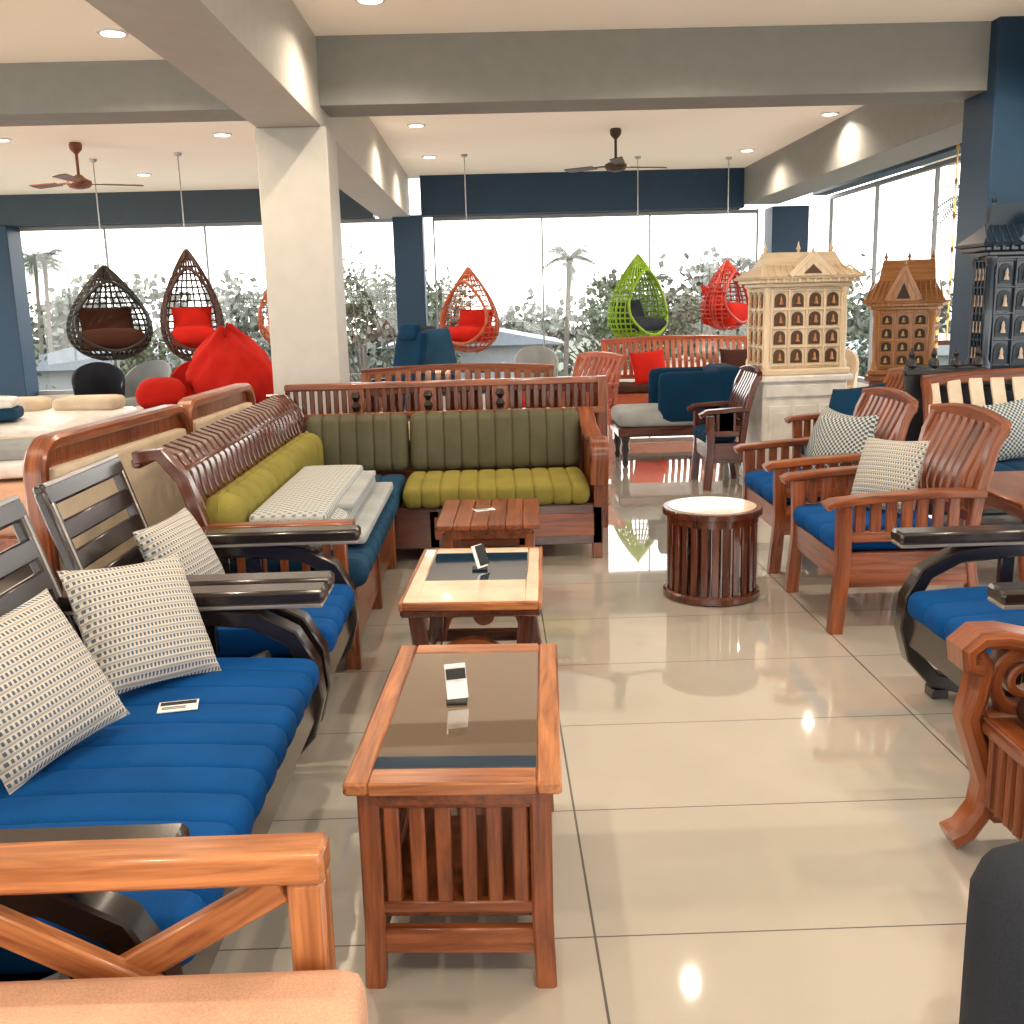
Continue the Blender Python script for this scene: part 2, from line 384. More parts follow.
def slat_sofa(name,W,loc,rot,wd=W_TEAK,seat=NAVYF,nch=4,D=.68,arms=True,backpads=None,H=.95,slatmat=None,armslats=True,nsl=None):
    o=B(name);h=W/2;sm=slatmat or wd;q=(H-.5)/.45
    def hz(z): return .5+(z-.5)*q
    for x in(-h+.035,h-.035):
        if arms:
            o.sweep([(x,D/2+.02,.60),(x,.1,.605),(x,-.15,.59),(x,-D/2-.02,.575),(x,-D/2-.05,.56)],rsec(.08,.034),(1,0,0),wd)
            o.sweep([(x,-D/2+.03,.56),(x,-D/2+.035,.3),(x,-D/2+.01,.0)],rsec(.055,.06),(1,0,0),wd)
            if armslats:
                o.box((x,0,.425),(.035,D-.1,.045),wd)
                for k in range(7): o.box((x,-D/2+.1+k*(D-.2)/6,.51),(.022,.046,.16),wd)
        else: o.box((x,-D/2+.03,.19),(.05,.05,.38),wd)
        o.box((x,0,.28),(.036,D-.06,.15),wd)
        o.sweep([(x,D/2+.03,0),(x,D/2-.03,.35),(x,D/2,hz(.6)),(x,D/2+.05,hz(.85)),(x,D/2+.09,H)],rsec(.05,.045),(1,0,0),wd)
    o.box((0,-D/2+.03,.29),(W-.1,.035,.12),wd);o.box((0,D/2-.05,.30),(W-.1,.035,.09),wd);o.box((0,0,.335),(W-.08,D-.08,.02),wd)
    o.slab(-h+.06,h-.06,-D/2-.01,D/2-.06,.35,.445,nch,seat,.04)
    n=nsl or max(6,int(W/.085))
    o.sweep([(-h+.01,D/2+.085,H-.01),(-h*.5,D/2+.10,H+.012),(0,D/2+.105,H+.02),(h*.5,D/2+.10,H+.012),(h-.01,D/2+.085,H-.01)],rsec(.04,.075,.01),(0,1,0),wd)
    o.box((0,D/2-.02,.50),(W-.08,.03,.05),wd)
    for i in range(n):
        x=-h+.07+(W-.14)*i/(n-1)
        o.sweep([(x,D/2-.02,.5),(x,D/2-.03,hz(.60)),(x,D/2-.01,hz(.70)),(x,D/2+.03,hz(.80)),(x,D/2+.07,hz(.9)),(x,D/2+.085,H)],rsec((W-.14)/(n-1)*.62,.018,.004),(1,0,0),sm)
    if backpads: o.slab(-h+.07,h-.07,D/2-.2,D/2-.05,.46,.82,backpads[1],backpads[0],.05)
    return o.done(loc,rot)
def price_card(loc,rot,tilt=0):
    o=B('price_card');X=Matrix.Rotation(tilt,4,'X')
    o.box((0,0,.0015),(.10,.07,.003),CARD,b=.0005,X=X);o.box((0,.018,.0035),(.09,.022,.001),INK,b=.0002,X=X)
    o.box((-.01,-.008,.0035),(.06,.004,.001),INK,b=.0002,X=X);o.box((-.01,-.018,.0035),(.06,.003,.001),INK,b=.0002,X=X)
    return o.done(loc,rot)
def pillow(loc,rot,mat,w=.42,t=.15,name='throw_pillow'):
    o=B(name);o.pillow((0,0,0),w,w,t,mat,rot);return o.done(loc)

# --- left: dark sofa set
sofa_dark('blue_cushion_sofa',1.57,3,(-.94,2.25,0),pi/2,11)
sofa_dark('blue_cushion_armchair',.78,1,(-.94,3.46,0),pi/2,4)
pillow((-1.09,2.26,.605),(R(60),R(8),R(62)),PIL,.37)
pillow((-.99,2.74,.60),(R(57),R(-6),R(54)),PIL,.375)
pillow((-1.12,3.55,.585),(R(64),R(5),R(70)),PIL,.31)
price_card((-.84,2.52,.438),R(12))
# --- X-arm sofa bottom-left
o=B('cross_arm_sofa')
y=1.41
o.box((-.84,y,.635),(1.14,.07,.055),W_TEAKL,b=.008)
for x in(-.30,-1.36): o.box((x,y,.31),(.056,.062,.60),W_TEAKL,b=.006)
for a,c in((-.34,-.84),(-.85,-1.33)):
    o.beam((a,y+.008,.59),(c,y+.008,.31),.028,.05,W_TEAKL);o.beam((a,y-.010,.31),(c,y-.010,.59),.028,.05,W_TEAKL)
o.box((-.84,y,.27),(1.0,.035,.07),W_TEAKL)
o.box((-.84,.35,.635),(1.14,.07,.055),W_TEAKL,b=.008)
for x in(-.30,-1.36): o.box((x,.35,.31),(.056,.062,.60),W_TEAKL,b=.006)
o.box((-.30,.885,.27),(.04,1.02,.12),W_TEAKL);o.box((-1.36,.885,.27),(.04,1.02,.12),W_TEAKL);o.box((-.84,.885,.32),(1.0,1.0,.02),W_TEAK)
o.soft((-.74,.875,.42),(1.06,.98,.15),PINKF,.035,puff=.012)
o.box((-1.40,.885,.93),(.04,1.1,.07),W_TEAKL,b=.01)
for k in range(9): o.box((-1.385,.42+k*.116,.62),(.02,.05,.58),W_TEAKL)
o.done()
# --- L sectional
o=B('sectional_sofa')
x0,x1=-1.22,.60
o.box(((x0+x1)/2,5.66,.20),(x1-x0,.04,.23),W_ROSE);o.box(((x0+x1)/2,6.05,.31),(x1-x0,.8,.02),W_ROSE)
for x in(-.35,.15,.57): o.box((x,5.67,.15),(.055,.06,.30),W_TEAK)
o.box((.57,6.4,.2),(.055,.06,.4),W_TEAK)
o.box((.1,5.638,.20),(.9,.012,.13),W_TEAK,b=.005)
o.slab(-.52,.53,5.59,6.2,.32,.445,10,OLIVE,.045)
o.slab(-1.1,-.54,5.58,6.2,.32,.43,4,TEAL,.04)
tb=Matrix.Translation((0,6.27,.60))@Matrix.Rotation(R(-10),4,'X')
o.slab(-1.15,-.525,-.075,.075,-.17,.18,6,TAUPE,.05,X=tb);o.slab(-.515,.53,-.075,.075,-.17,.18,10,TAUPE,.05,X=tb)
o.box((-.30,6.45,.945),(2.0,.05,.045),W_TEAK,b=.01);o.box((-.30,6.43,.76),(2.0,.04,.04),W_TEAK);o.box((-.30,6.43,.35),(2.0,.03,.5),W_TEAK)
for i in range(40):
    x=-1.28+i*.05
    if i in(8,9,17,18,26,27): continue
    o.box((x,6.44,.85),(.030,.022,.16),W_ROSE)
for x in(-.855,-.405,.045):
    o.box((x,6.44,.85),(.10,.03,.16),W_TEAK);o.lathe((x,6.42,.85),[(.02,-.06),(.03,-.03),(.012,0),(.03,.03),(.02,.06)],W_DARK,8)
o.box((.69,6.45,.485),(.06,.06,.97),W_TEAK)
arm=[(5.62,.30),(5.60,.50),(5.57,.58)]+[(5.62+.075*math.cos(R(a)),.60+.075*math.sin(R(a))) for a in range(200,20,-20)]+[(5.80,.62),(6.1,.66),(6.42,.74),(6.42,.30)]
Xr=Matrix(((0,1,0,0),(1,0,0,0),(0,0,1,0),(0,0,0,1)))
o.prism(arm,.55,.60,W_TEAK,X=Xr)
o.sweep([(.575,5.58,.44),(.575,5.56,.52)]+[(.575,5.63+.085*math.cos(R(a)),.60+.085*math.sin(R(a))) for a in range(200,60,-20)]+[(.575,5.85,.655),(.575,6.15,.69),(.575,6.42,.77)],rsec(.10,.03,.008),(1,0,0),W_TEAK)
o.cyl((.52,5.635,.60),(.63,5.635,.60),.05,W_TEAK,n=20)
# left run (faces +X)
Rz=Matrix.Rotation(pi/2,4,'Z')
o.box((-.60,4.74,.20),(.04,1.68,.23),W_TEAK);o.box((-.88,4.76,.31),(.56,1.62,.02),W_ROSE);o.box((-.88,3.95,.20),(.56,.04,.23),W_TEAK)
for yy in(3.97,4.8,5.55): o.box((-.595,yy,.15),(.06,.055,.30),W_TEAK)
o.slab(4.0,5.57,.53,1.15,.32,.44,10,TEAL,.045,X=Rz)
o.slab(4.02,6.15,1.02,1.20,.43,.71,14,OLIVE,.085,g=.014,X=Rz)
S_=.27
for i in range(27):
    yy=3.98+i*.090
    pth=[(-1.36,.38),(-1.41,.58),(-1.46,.72),(-1.48,.81),(-1.53,.88),(-1.60,.905),(-1.66,.88)]
    o.sweep([(a+S_,yy,c) for a,c in pth],rsec(.062,.02,.005),(0,1,0),W_ROSE)
for a,c in((-1.42,.42),(-1.65,.87),(-1.50,.82)): o.box((a+S_,5.15,c),(.04,2.45,.04),W_ROSE,b=.01)
for yy in(3.95,6.36): o.sweep([(a+S_,yy,c) for a,c in((-1.40,0),(-1.37,.3),(-1.41,.58),(-1.48,.8),(-1.56,.9),(-1.66,.89))],rsec(.06,.05),(0,1,0),W_ROSE)
o.box((-.86,3.95,.60),(.60,.075,.035),W_TEAK,b=.01);o.box((-.62,3.95,.42),(.05,.05,.36),W_TEAK)
for k in range(6): o.box((-1.10+k*.085,3.95,.45),(.03,.02,.28),W_TEAK)
o.done()
o=B('folded_quilt')
o.soft((-.83,4.76,.517),(.38,1.42,.12),PILG,.05,puff=.02);o.soft((-.70,4.84,.482),(.30,1.3,.05),GREYF,.02,puff=.01)
o.soft((-.85,4.72,.595),(.32,1.30,.06),PILG,.025,puff=.015);o.soft((-.81,4.85,.585),(.38,.9,.03),GREYF,.012);o.done()

# --- coffee tables
o=B('glass_top_coffee_table');w,d,z=.45,.86,.49
for sx in(-1,1): o.box((sx*(w/2-.026),0,z-.014),(.052,d,.030),W_TEAKL,b=.006)
for sy in(-1,1): o.box((0,sy*(d/2-.035),z-.014),(w-.104,.07,.030),W_TEAKL,b=.004)
o.box((0,0,z-.010),(w-.104,d-.14,.018),SMOKE,b=.002);o.box((0,-d/2+.10,z-.0005),(w-.106,.055,.002),BLUEG,b=.0005)  # thin blue strip paints in a dark reflection on the glass
o.box((0,0,z-.048),(w-.05,d-.06,.038),W_TEAK)
for sx in(-1,1):
    for sy in(-1,1): o.sweep([(sx*(w/2-.045),sy*(d/2-.05),z-.04),(sx*(w/2-.045),sy*(d/2-.05),.15),(sx*(w/2-.04),sy*(d/2-.045),0)],rsec(.042,.045),(0,1,0),W_TEAK)
for sy in(-1,1):
    yy=sy*(d/2-.05)
    for zz,hh in((.43,.03),(.185,.028),(.105,.06)): o.box((0,yy,zz),(w-.12,.026,hh),W_TEAK)
    for i in range(6): o.box((-.135+i*.054,yy,.30),(.034,.018,.25),W_TEAK)
for sx in(-1,1):
    xx=sx*(w/2-.045)
    for zz,hh in((.43,.03),(.185,.028),(.105,.06)): o.box((xx,0,zz),(.026,d-.14,hh),W_TEAK)
    for i in range(12): o.box((xx,-.33+i*.06,.30),(.018,.035,.25),W_TEAK)
o.box((0,0,.15),(w-.12,d-.14,.015),W_TEAK)
o.done((-.085,2.36,0),R(-3))
o=B('price_stand');o.box((0,0,.052),(.052,.004,.085),CARD,rot=(R(-25),0,R(12)),b=.001);o.box((0,-.0115,.075),(.048,.003,.026),INK,rot=(R(-25),0,R(12)),b=.001);o.box((0,0,.004),(.05,.05,.006),BLACK);o.done((-.11,2.37,.4895))
o=B('glass_top_coffee_table');w,d,z=.50,.80,.43
for sx in(-1,1): o.box((sx*(w/2-.035),0,z-.012),(.05,d-.04,.026),CREAM,b=.006);o.box((sx*(w/2-.008),0,z-.014),(.016,d,.030),W_TEAKL,b=.004)
for sy,dd in((-1,.28),(1,.06)): o.box((0,sy*(d/2-dd/2-.012),z-.012),(w-.12,dd,.026),CREAM,b=.003);o.box((0,sy*(d/2-.008),z-.014),(w-.03,.016,.030),W_TEAKL,b=.004)  # wide cream front panel stands in for a pale reflection on glass
o.box((0,.11,z-.012),(w-.12,d-.38,.020),BLUEG,b=.002)
o.box((0,0,z-.04),(w-.01,d-.01,.03),W_ROSE,b=.008)
for sy in(-1,1):
    yy=sy*(d/2-.10)
    for sx in(-1,1): o.sweep([(sx*.20,yy,.40),(sx*.185,yy,.25),(sx*.20,yy,.1),(sx*.215,yy,0)],rsec(.07,.06),(0,1,0),W_ROSE)
    o.sweep([(a,yy,c) for a,c in arc(0,.06,.17,0,180,12,.2)],rsec(.035,.03),(0,1,0),W_TEAK)
    o.box((0,yy,.08),(.36,.03,.05),W_ROSE);o.cyl((0,yy-.015,.17),(0,yy+.015,.17),.045,W_TEAK,n=20)
for sx in(-1,1): o.box((sx*.19,0,.10),(.03,.6,.06),W_ROSE);o.box((sx*.19,0,.36),(.03,.6,.06),W_ROSE)
o.done((-.08,3.80,0),R(-3))
o=B('price_stand');o.box((0,0,.052),(.06,.004,.09),CARD,rot=(R(-20),0,R(50)),b=.001);o.box((0.01,0.01,.055),(.055,.003,.08),INK,rot=(R(-20),0,R(50)),b=.001);o.box((0,0,.004),(.06,.05,.006),BLACK);o.done((-.07,3.85,.4295))
o=B('wooden_side_table');w,d,z=.48,.62,.45
for i in range(6): o.box((-w/2+.04+i*.08,0,z-.012),(.078,d,.026),W_TEAK,b=.004)
o.box((0,0,z-.05),(w-.08,d-.08,.05),W_TEAK)
for sx in(-1,1):
    for sy in(-1,1): o.box((sx*.19,sy*.25,.2),(.045,.045,.40),W_TEAK)
for sy in(-1,1): o.box((0,sy*.25,.12),(.36,.025,.04),W_TEAK)
for sx in(-1,1): o.box((sx*.19,0,.12),(.025,.48,.04),W_TEAK)
o.box((0,0,.12),(.34,.46,.014),W_TEAK)
o.done((-.03,4.86,0),R(-2))
price_card((-.06,4.9,.4515),R(20))
o=B('round_slatted_side_table')
o.lathe((0,0,0),[(.225,0),(.235,.01),(.235,.035),(.225,.045)],W_ROSE,48);o.lathe((0,0,.41),[(.225,0),(.24,.006),(.24,.03),(.235,.036)],W_ROSE,48)
o.lathe((0,0,.445),[(.21,0),(.21,.004)],CREAM,48);o.lathe((0,0,.375),[(.20,0),(.22,.002),(.22,.035)],W_ROSE,48)
for i in range(26):
    a=2*pi*i/26;o.box((.208*math.cos(a),.208*math.sin(a),.22),(.016,.034,.36),W_ROSE,rot=(0,0,a))
o.done((1.05,4.86,0))
# --- right side seats
slat_sofa('wooden_armchair',.72,(1.74,4.54,0),-pi/2,W_TEAK,BLUE,3,D=.60,H=.88,nsl=9)
slat_sofa('wooden_armchair',.72,(1.76,5.55,0),-pi/2,W_TEAK,BLUE,3,D=.62,H=.87,nsl=9)
slat_sofa('wooden_armchair',.74,(2.42,6.85,0),-pi/2,W_TEAK,NAVYF,3,D=.6,H=.88,nsl=9)
pillow((1.80,4.60,.62),(R(68),R(3),R(-62)),PIL,.35);pillow((1.87,5.42,.62),(R(68),R(6),R(-60)),PILC,.38);pillow((1.90,5.74,.62),(R(70),R(-4),R(-80)),PILC,.36)
pillow((2.40,6.80,.64),(R(62),R(10),R(-60)),NAVYF,.42)
sofa_dark('blue_cushion_armchair',.82,1,(1.82,3.12,0),-pi/2,4)
slat_sofa('cream_slat_sofa',1.5,(3.40,5.90,0),0,W_TEAK,NAVYF,6,slatmat=CREAMF,nsl=11,H=.9)
slat_sofa('cream_slat_sofa',1.5,(3.60,4.2,0),-pi/2,W_TEAK,BLUE,6,slatmat=CREAMF,nsl=11,H=.9)
pillow((3.0,5.93,.62),(R(68),R(6),R(5)),PILC,.36)
o=B('wooden_center_table')
o.box((0,0,.485),(.75,.85,.03),W_TEAK,b=.008);o.box((0,0,.44),(.66,.76,.06),W_TEAK)
for sx in(-1,1):
    for sy in(-1,1): o.lathe((sx*.30,sy*.35,0),[(.02,0),(.03,.05),(.022,.12),(.035,.22),(.03,.41)],W_TEAK,14)
for sy in(-1,1): o.box((0,sy*.35,.13),(.55,.03,.04),W_TEAK)
o.done((2.72,4.85,0))
# scroll carved armchair lower right
o=B('carved_scroll_armchair')   # faces -X, far arm at y~2.48
def ringZ(xc,zc,r,yy,t,th,mat,n=24): 
    o.sweep([(xc+r*math.cos(2*pi*i/n),yy,zc+r*math.sin(2*pi*i/n)) for i in range(n)],rsec(th,t,.006),(0,1,0),mat,closed=True)
for yy in(2.46,1.80):
    o.sweep([(1.98,yy,.65),(1.75,yy,.61),(1.5,yy,.57),(1.36,yy,.565),(1.27,yy,.585),(1.21,yy,.585),(1.175,yy,.555),(1.18,yy,.52),(1.21,yy,.51)],rsec(.12,.045,.018),(0,1,0),W_TEAK)
    o.sweep([(1.195,yy,.55),(1.225,yy,.50),(1.215,yy,.43),(1.20,yy,.37),(1.23,yy,.28),(1.26,yy,.19),(1.25,yy,.11),(1.21,yy,.05),(1.17,yy,.03)],rsec(.085,.055,.016),(0,1,0),W_TEAK)
    for k,xc in enumerate((1.335,1.525,1.715)):
        ringZ(xc,.465,.080,yy,.036,.06,W_TEAK);ringZ(xc,.465,.036,yy,.022,.05,W_TEAK)
    for xc in(1.43,1.62): ringZ(xc,.52,.026,yy,.02,.05,W_TEAK,14);ringZ(xc,.41,.026,yy,.02,.05,W_TEAK,14)
    o.box((1.60,yy,.36),(.72,.07,.05),W_TEAK,b=.01);o.box((1.96,yy,.45),(.07,.07,.9),W_TEAK)
    o.box((1.59,yy,.23),(.64,.035,.26),W_TEAK)
    for k in range(12): o.cyl((1.31+k*.05,yy+.02,.13),(1.31+k*.05,yy+.02,.33),.02,W_TEAK,n=8);o.cyl((1.31+k*.05,yy-.02,.13),(1.31+k*.05,yy-.02,.33),.02,W_TEAK,n=8)
    o.box((1.60,yy,.10),(.66,.07,.05),W_TEAK,b=.01)
o.box((1.27,2.13,.24),(.05,.6,.22),W_TEAK);o.box((1.26,2.13,.355),(.08,.62,.04),W_TEAK,b=.012)
for k in range(12): o.cyl((1.245,1.87+k*.047,.15),(1.245,1.87+k*.047,.34),.018,W_TEAK,n=8)
o.soft((1.60,2.13,.41),(.62,.58,.08),BROWNF,.04,puff=.01);o.box((1.96,2.13,.75),(.06,.62,.5),W_TEAK,b=.02)
o.done()
o=B('charcoal_upholstered_armchair')
for yy in(1.42,.62): o.soft((1.13,yy,.32),(.80,.22,.56),CHAR,.10);o.box((1.16,yy,.03),(.6,.12,.06),BLACK)
o.soft((1.14,1.02,.30),(.74,.60,.28),CHAR,.06,puff=.02);o.soft((1.50,1.02,.50),(.22,.84,.90),CHAR,.09);o.box((1.16,1.02,.08),(.7,.6,.12),BLACK)
o.done()
# --- far-middle group
slat_sofa('wooden_slat_sofa',1.66,(-.10,7.0,0),pi,W_TEAK,NAVYF,6,D=.62,H=.90)
slat_sofa('wooden_slat_sofa',1.7,(-.30,8.6,0),0,W_TEAK,PINKF,6,H=.86)
slat_sofa('red_wood_bench',1.85,(2.25,12.2,0),0,W_ORANGE,BROWNF,6,H=.92,nsl=24)
slat_sofa('red_wood_bench',.8,(.75,10.4,0),R(-60),W_ORANGE,REDF,3,H=.85)
pillow((1.85,12.1,.63),(R(65),R(5),R(5)),REDF,.42);pillow((2.9,12.1,.63),(R(65),0,R(0)),BROWNF,.42)
slat_sofa('wooden_armchair',.56,(1.74,7.85,0),R(-90),W_ROSE,NAVYF,3,nsl=7,D=.30,H=.86)
o=B('navy_chaise')
o.box((1.65,9.1,.30),(1.15,.66,.08),W_ROSE,b=.01)
for x in(1.14,2.16):
    for yy in(8.82,9.38): o.lathe((x,yy,0),[(.018,0),(.03,.03),(.02,.08),(.04,.15),(.03,.2),(.045,.26)],W_DARK,14)
o.soft((1.45,9.1,.41),(.75,.66,.15),GREYF,.06,puff=.02)
o.soft((2.05,9.1,.58),(.30,.70,.52),NAVYF,.10);o.soft((1.80,8.83,.58),(.75,.14,.46),NAVYF,.07);o.soft((1.80,9.38,.58),(.75,.14,.46),NAVYF,.07);o.done()
def office_chair(loc,rot,mat,H=1.15):
    o=B('office_chair')
    for i in range(5):
        a=2*pi*i/5;o.beam((0,0,.09),(.28*math.cos(a),.28*math.sin(a),.06),.04,.03,BLACK);o.lathe((.28*math.cos(a),.28*math.sin(a),0),[(.015,0),(.03,.012),(.03,.04),(.012,.055)],BLACK,10)
    o.cyl((0,0,.08),(0,0,.42),.03,BLACK);o.soft((0,0,.47),(.50,.50,.11),mat,.05,puff=.02)
    o.soft((0,.25,.84),(.48,.11,.64),mat,.05,rot=(R(-12),0,0));o.soft((0,.27,H+.0),(.30,.09,.18),mat,.04,rot=(R(-12),0,0))
    for sx in(-1,1): o.box((sx*.28,0,.66),(.06,.30,.03),BLACK,b=.01);o.box((sx*.28,.05,.55),(.03,.04,.2),BLACK)
    return o.done(loc,rot)
office_chair((-1.05,10.6,0),R(-50),NAVYF);office_chair((-.35,11.6,0),R(60),TEAL,.95);office_chair((-.75,12.8,0),R(30),CHAR,1.0)
def tub_chair(loc,rot,mat):
    o=B('tub_chair')
    for a in(45,135,225,315): o.cyl((.16*math.cos(R(a)),.16*math.sin(R(a)),.40),(.24*math.cos(R(a)),.24*math.sin(R(a)),0),.014,W_GOLD,n=8)
    o.soft((0,0,.44),(.48,.46,.09),mat,.04)
    pts=[(-a,c) for a,c in arc(0,0,.25,-20,200,16)]
    vs=[];fs=[];
    for i,(a,c) in enumerate(pts):
        hgt=.62+.26*math.sin(pi*i/16)
        vs+=[(a*.92,c*.92,.44),(a*1.02,c*1.02,hgt),(a*1.12,c*1.12,hgt),(a*1.02,c*1.02,.42)]
    for i in range(16):
        for j in range(4): fs.append([i*4+j,i*4+(j+1)%4,i*4+4+(j+1)%4,i*4+4+j])
    fs+= [[0,1,2,3],[64,65,66,67]];o.add(vs,fs,mat);return o.done(loc,rot)
tub_chair((-4.4,11.6,0),R(20),CHAR);tub_chair((-3.9,11.7,0),R(-10),GREYF);tub_chair((-3.35,11.7,0),0,REDF);tub_chair((.55,12.8,0),0,GREYF);tub_chair((3.5,10.6,0),-.5,CREAMF)
def bed(name,loc,W,L,zt,mat,rot=0,pil=True,hb=True):
    o=B(name);o.box((0,0,zt*.42),(W,L,.12),W_TEAK,b=.01)
    for sx in(-1,1):
        for sy in(-1,1): o.box((sx*(W/2-.05),sy*(L/2-.05),zt*.25),(.08,.08,zt*.5),W_TEAK)
    o.soft((0,0,(zt+zt*.5)/2),(W-.06,L-.06,zt*.5),mat,.07,puff=.02)
    if hb:
        o.box((0,L/2+.03,.45),(W+.06,.05,.9),W_TEAK,b=.02)
        for sx in(-1,1): o.lathe((sx*(W/2),L/2+.03,.9),[(.03,0),(.045,.03),(.03,.07),(.005,.1)],W_TEAK,14)
    if pil:
        for sx in(-1,1): o.soft((sx*W*.23,L/2-.32,zt+.06),(W*.38,.4,.13),CREAMF,.06)
    return o.done(loc,rot)
bed('display_bed',(-2.95,6.3,0),1.5,1.8,.50,PINKF,R(0),hb=False)
bed('display_bed',(-4.1,9.0,0),1.5,1.9,.55,WHITE,0,hb=False);bed('display_bed',(-2.40,9.2,0),1.3,1.7,.58,TEAL,0,pil=False,hb=False)
bed('display_bed',(-5.8,9.2,0),1.5,1.9,.55,PINKF,0,hb=True)
o=B('folded_bedding');o.soft((0,0,.05),(.7,.5,.10),WHITE,.04,puff=.02);o.soft((.02,0,.14),(.6,.45,.08),GREYF,.03,puff=.02);o.done((-2.75,6.0,.53),R(15))
o=B('folded_bedding');o.soft((0,0,.05),(.5,.4,.10),TEAL,.04,puff=.02);o.soft((0,.0,.14),(.45,.35,.08),WHITE,.03,puff=.02);o.done((-4.2,8.6,.58),R(15))
o=B('red_bean_bag')
prof=[(.05,0),(.27,.0),(.345,.06),(.375,.13),(.38,.20),(.365,.28),(.335,.34),(.30,.40),(.25,.46),(.19,.52),(.14,.56),(.09,.60),(.06,.63),(.02,.635)]
o.lathe((0,0,0),prof,REDF,96,sc=(1,.9));bb=o.done((-2.22,9.0,.62))
for v in bb.data.vertices:
    a=math.atan2(v.co.y,v.co.x);k=1+.05*math.sin(a*5+v.co.z*9)+.05*math.sin(a*9-v.co.z*18)+.03*math.sin(a*17+v.co.z*25);v.co.x*=k;v.co.y*=k;v.co.z*=1+.07*math.sin(a*2+1)+.03*math.sin(a*5);v.co.x-=v.co.z*.10
o=B('red_floor_cushion');o.soft((0,0,.12),(.42,.4,.22),REDF,.11,puff=.04);o.done((-2.80,8.75,.62),.3)
def headboard(loc,rot,L,Hh):
    o=B('bed_headboard')
    pts=[(-L/2,0),(-L/2,Hh-.12)]+[(-L/2+.12-.12*math.cos(R(a)),Hh-.12+.12*math.sin(R(a))) for a in(20,45,70,90)]+[(L/2-.12+.12*math.sin(R(a)),Hh-.12+.12*math.cos(R(a))) for a in(0,20,45,70,90)]+[(L/2,0)]
    o.prism(pts,-.025,.025,W_TEAK);o.soft((0,-.04,Hh*.52),(L-.12,.06,Hh*.76),CREAMF,.02)
    o.sweep([(x,-.02,z) for x,z in pts],rsec(.09,.05,.012),(0,1,0),W_TEAK);o.box((0,0,.03),(L,.2,.06),W_TEAK)
    return o.done(loc,rot)
headboard((-1.68,4.55,0),R(84),1.4,.96);headboard((-1.61,5.97,0),R(87),1.2,.96)
o=B('wooden_nightstand');o.box((0,0,.62),(.40,.40,.03),W_TEAK,b=.006);o.box((0,0,.5),(.36,.36,.2),W_TEAK);o.box((0,-.185,.5),(.30,.012,.14),W_ROSE);o.lathe((0,-.2,.5),[(.01,-.012),(.016,0),(.01,.012)],BRASS,10)
for sx in(-1,1):
    for sy in(-1,1): o.box((sx*.15,sy*.15,.2),(.04,.04,.4),W_TEAK)
o.done((-2.0,3.45,0),R(90))
o=B('carved_black_headboard');o.box((0,0,.50),(.50,.04,.96),BLACK,b=.01);o.box((0,-.01,.94),(.52,.05,.04),BLACK,b=.01)
for k in range(4): o.lathe((-.21+k*.14,0,.96),[(.02,0),(.035,.02),(.03,.05),(.012,.07),(.02,.09),(.003,.13)],BLACK,12)
o.done((2.84,6.425,0))

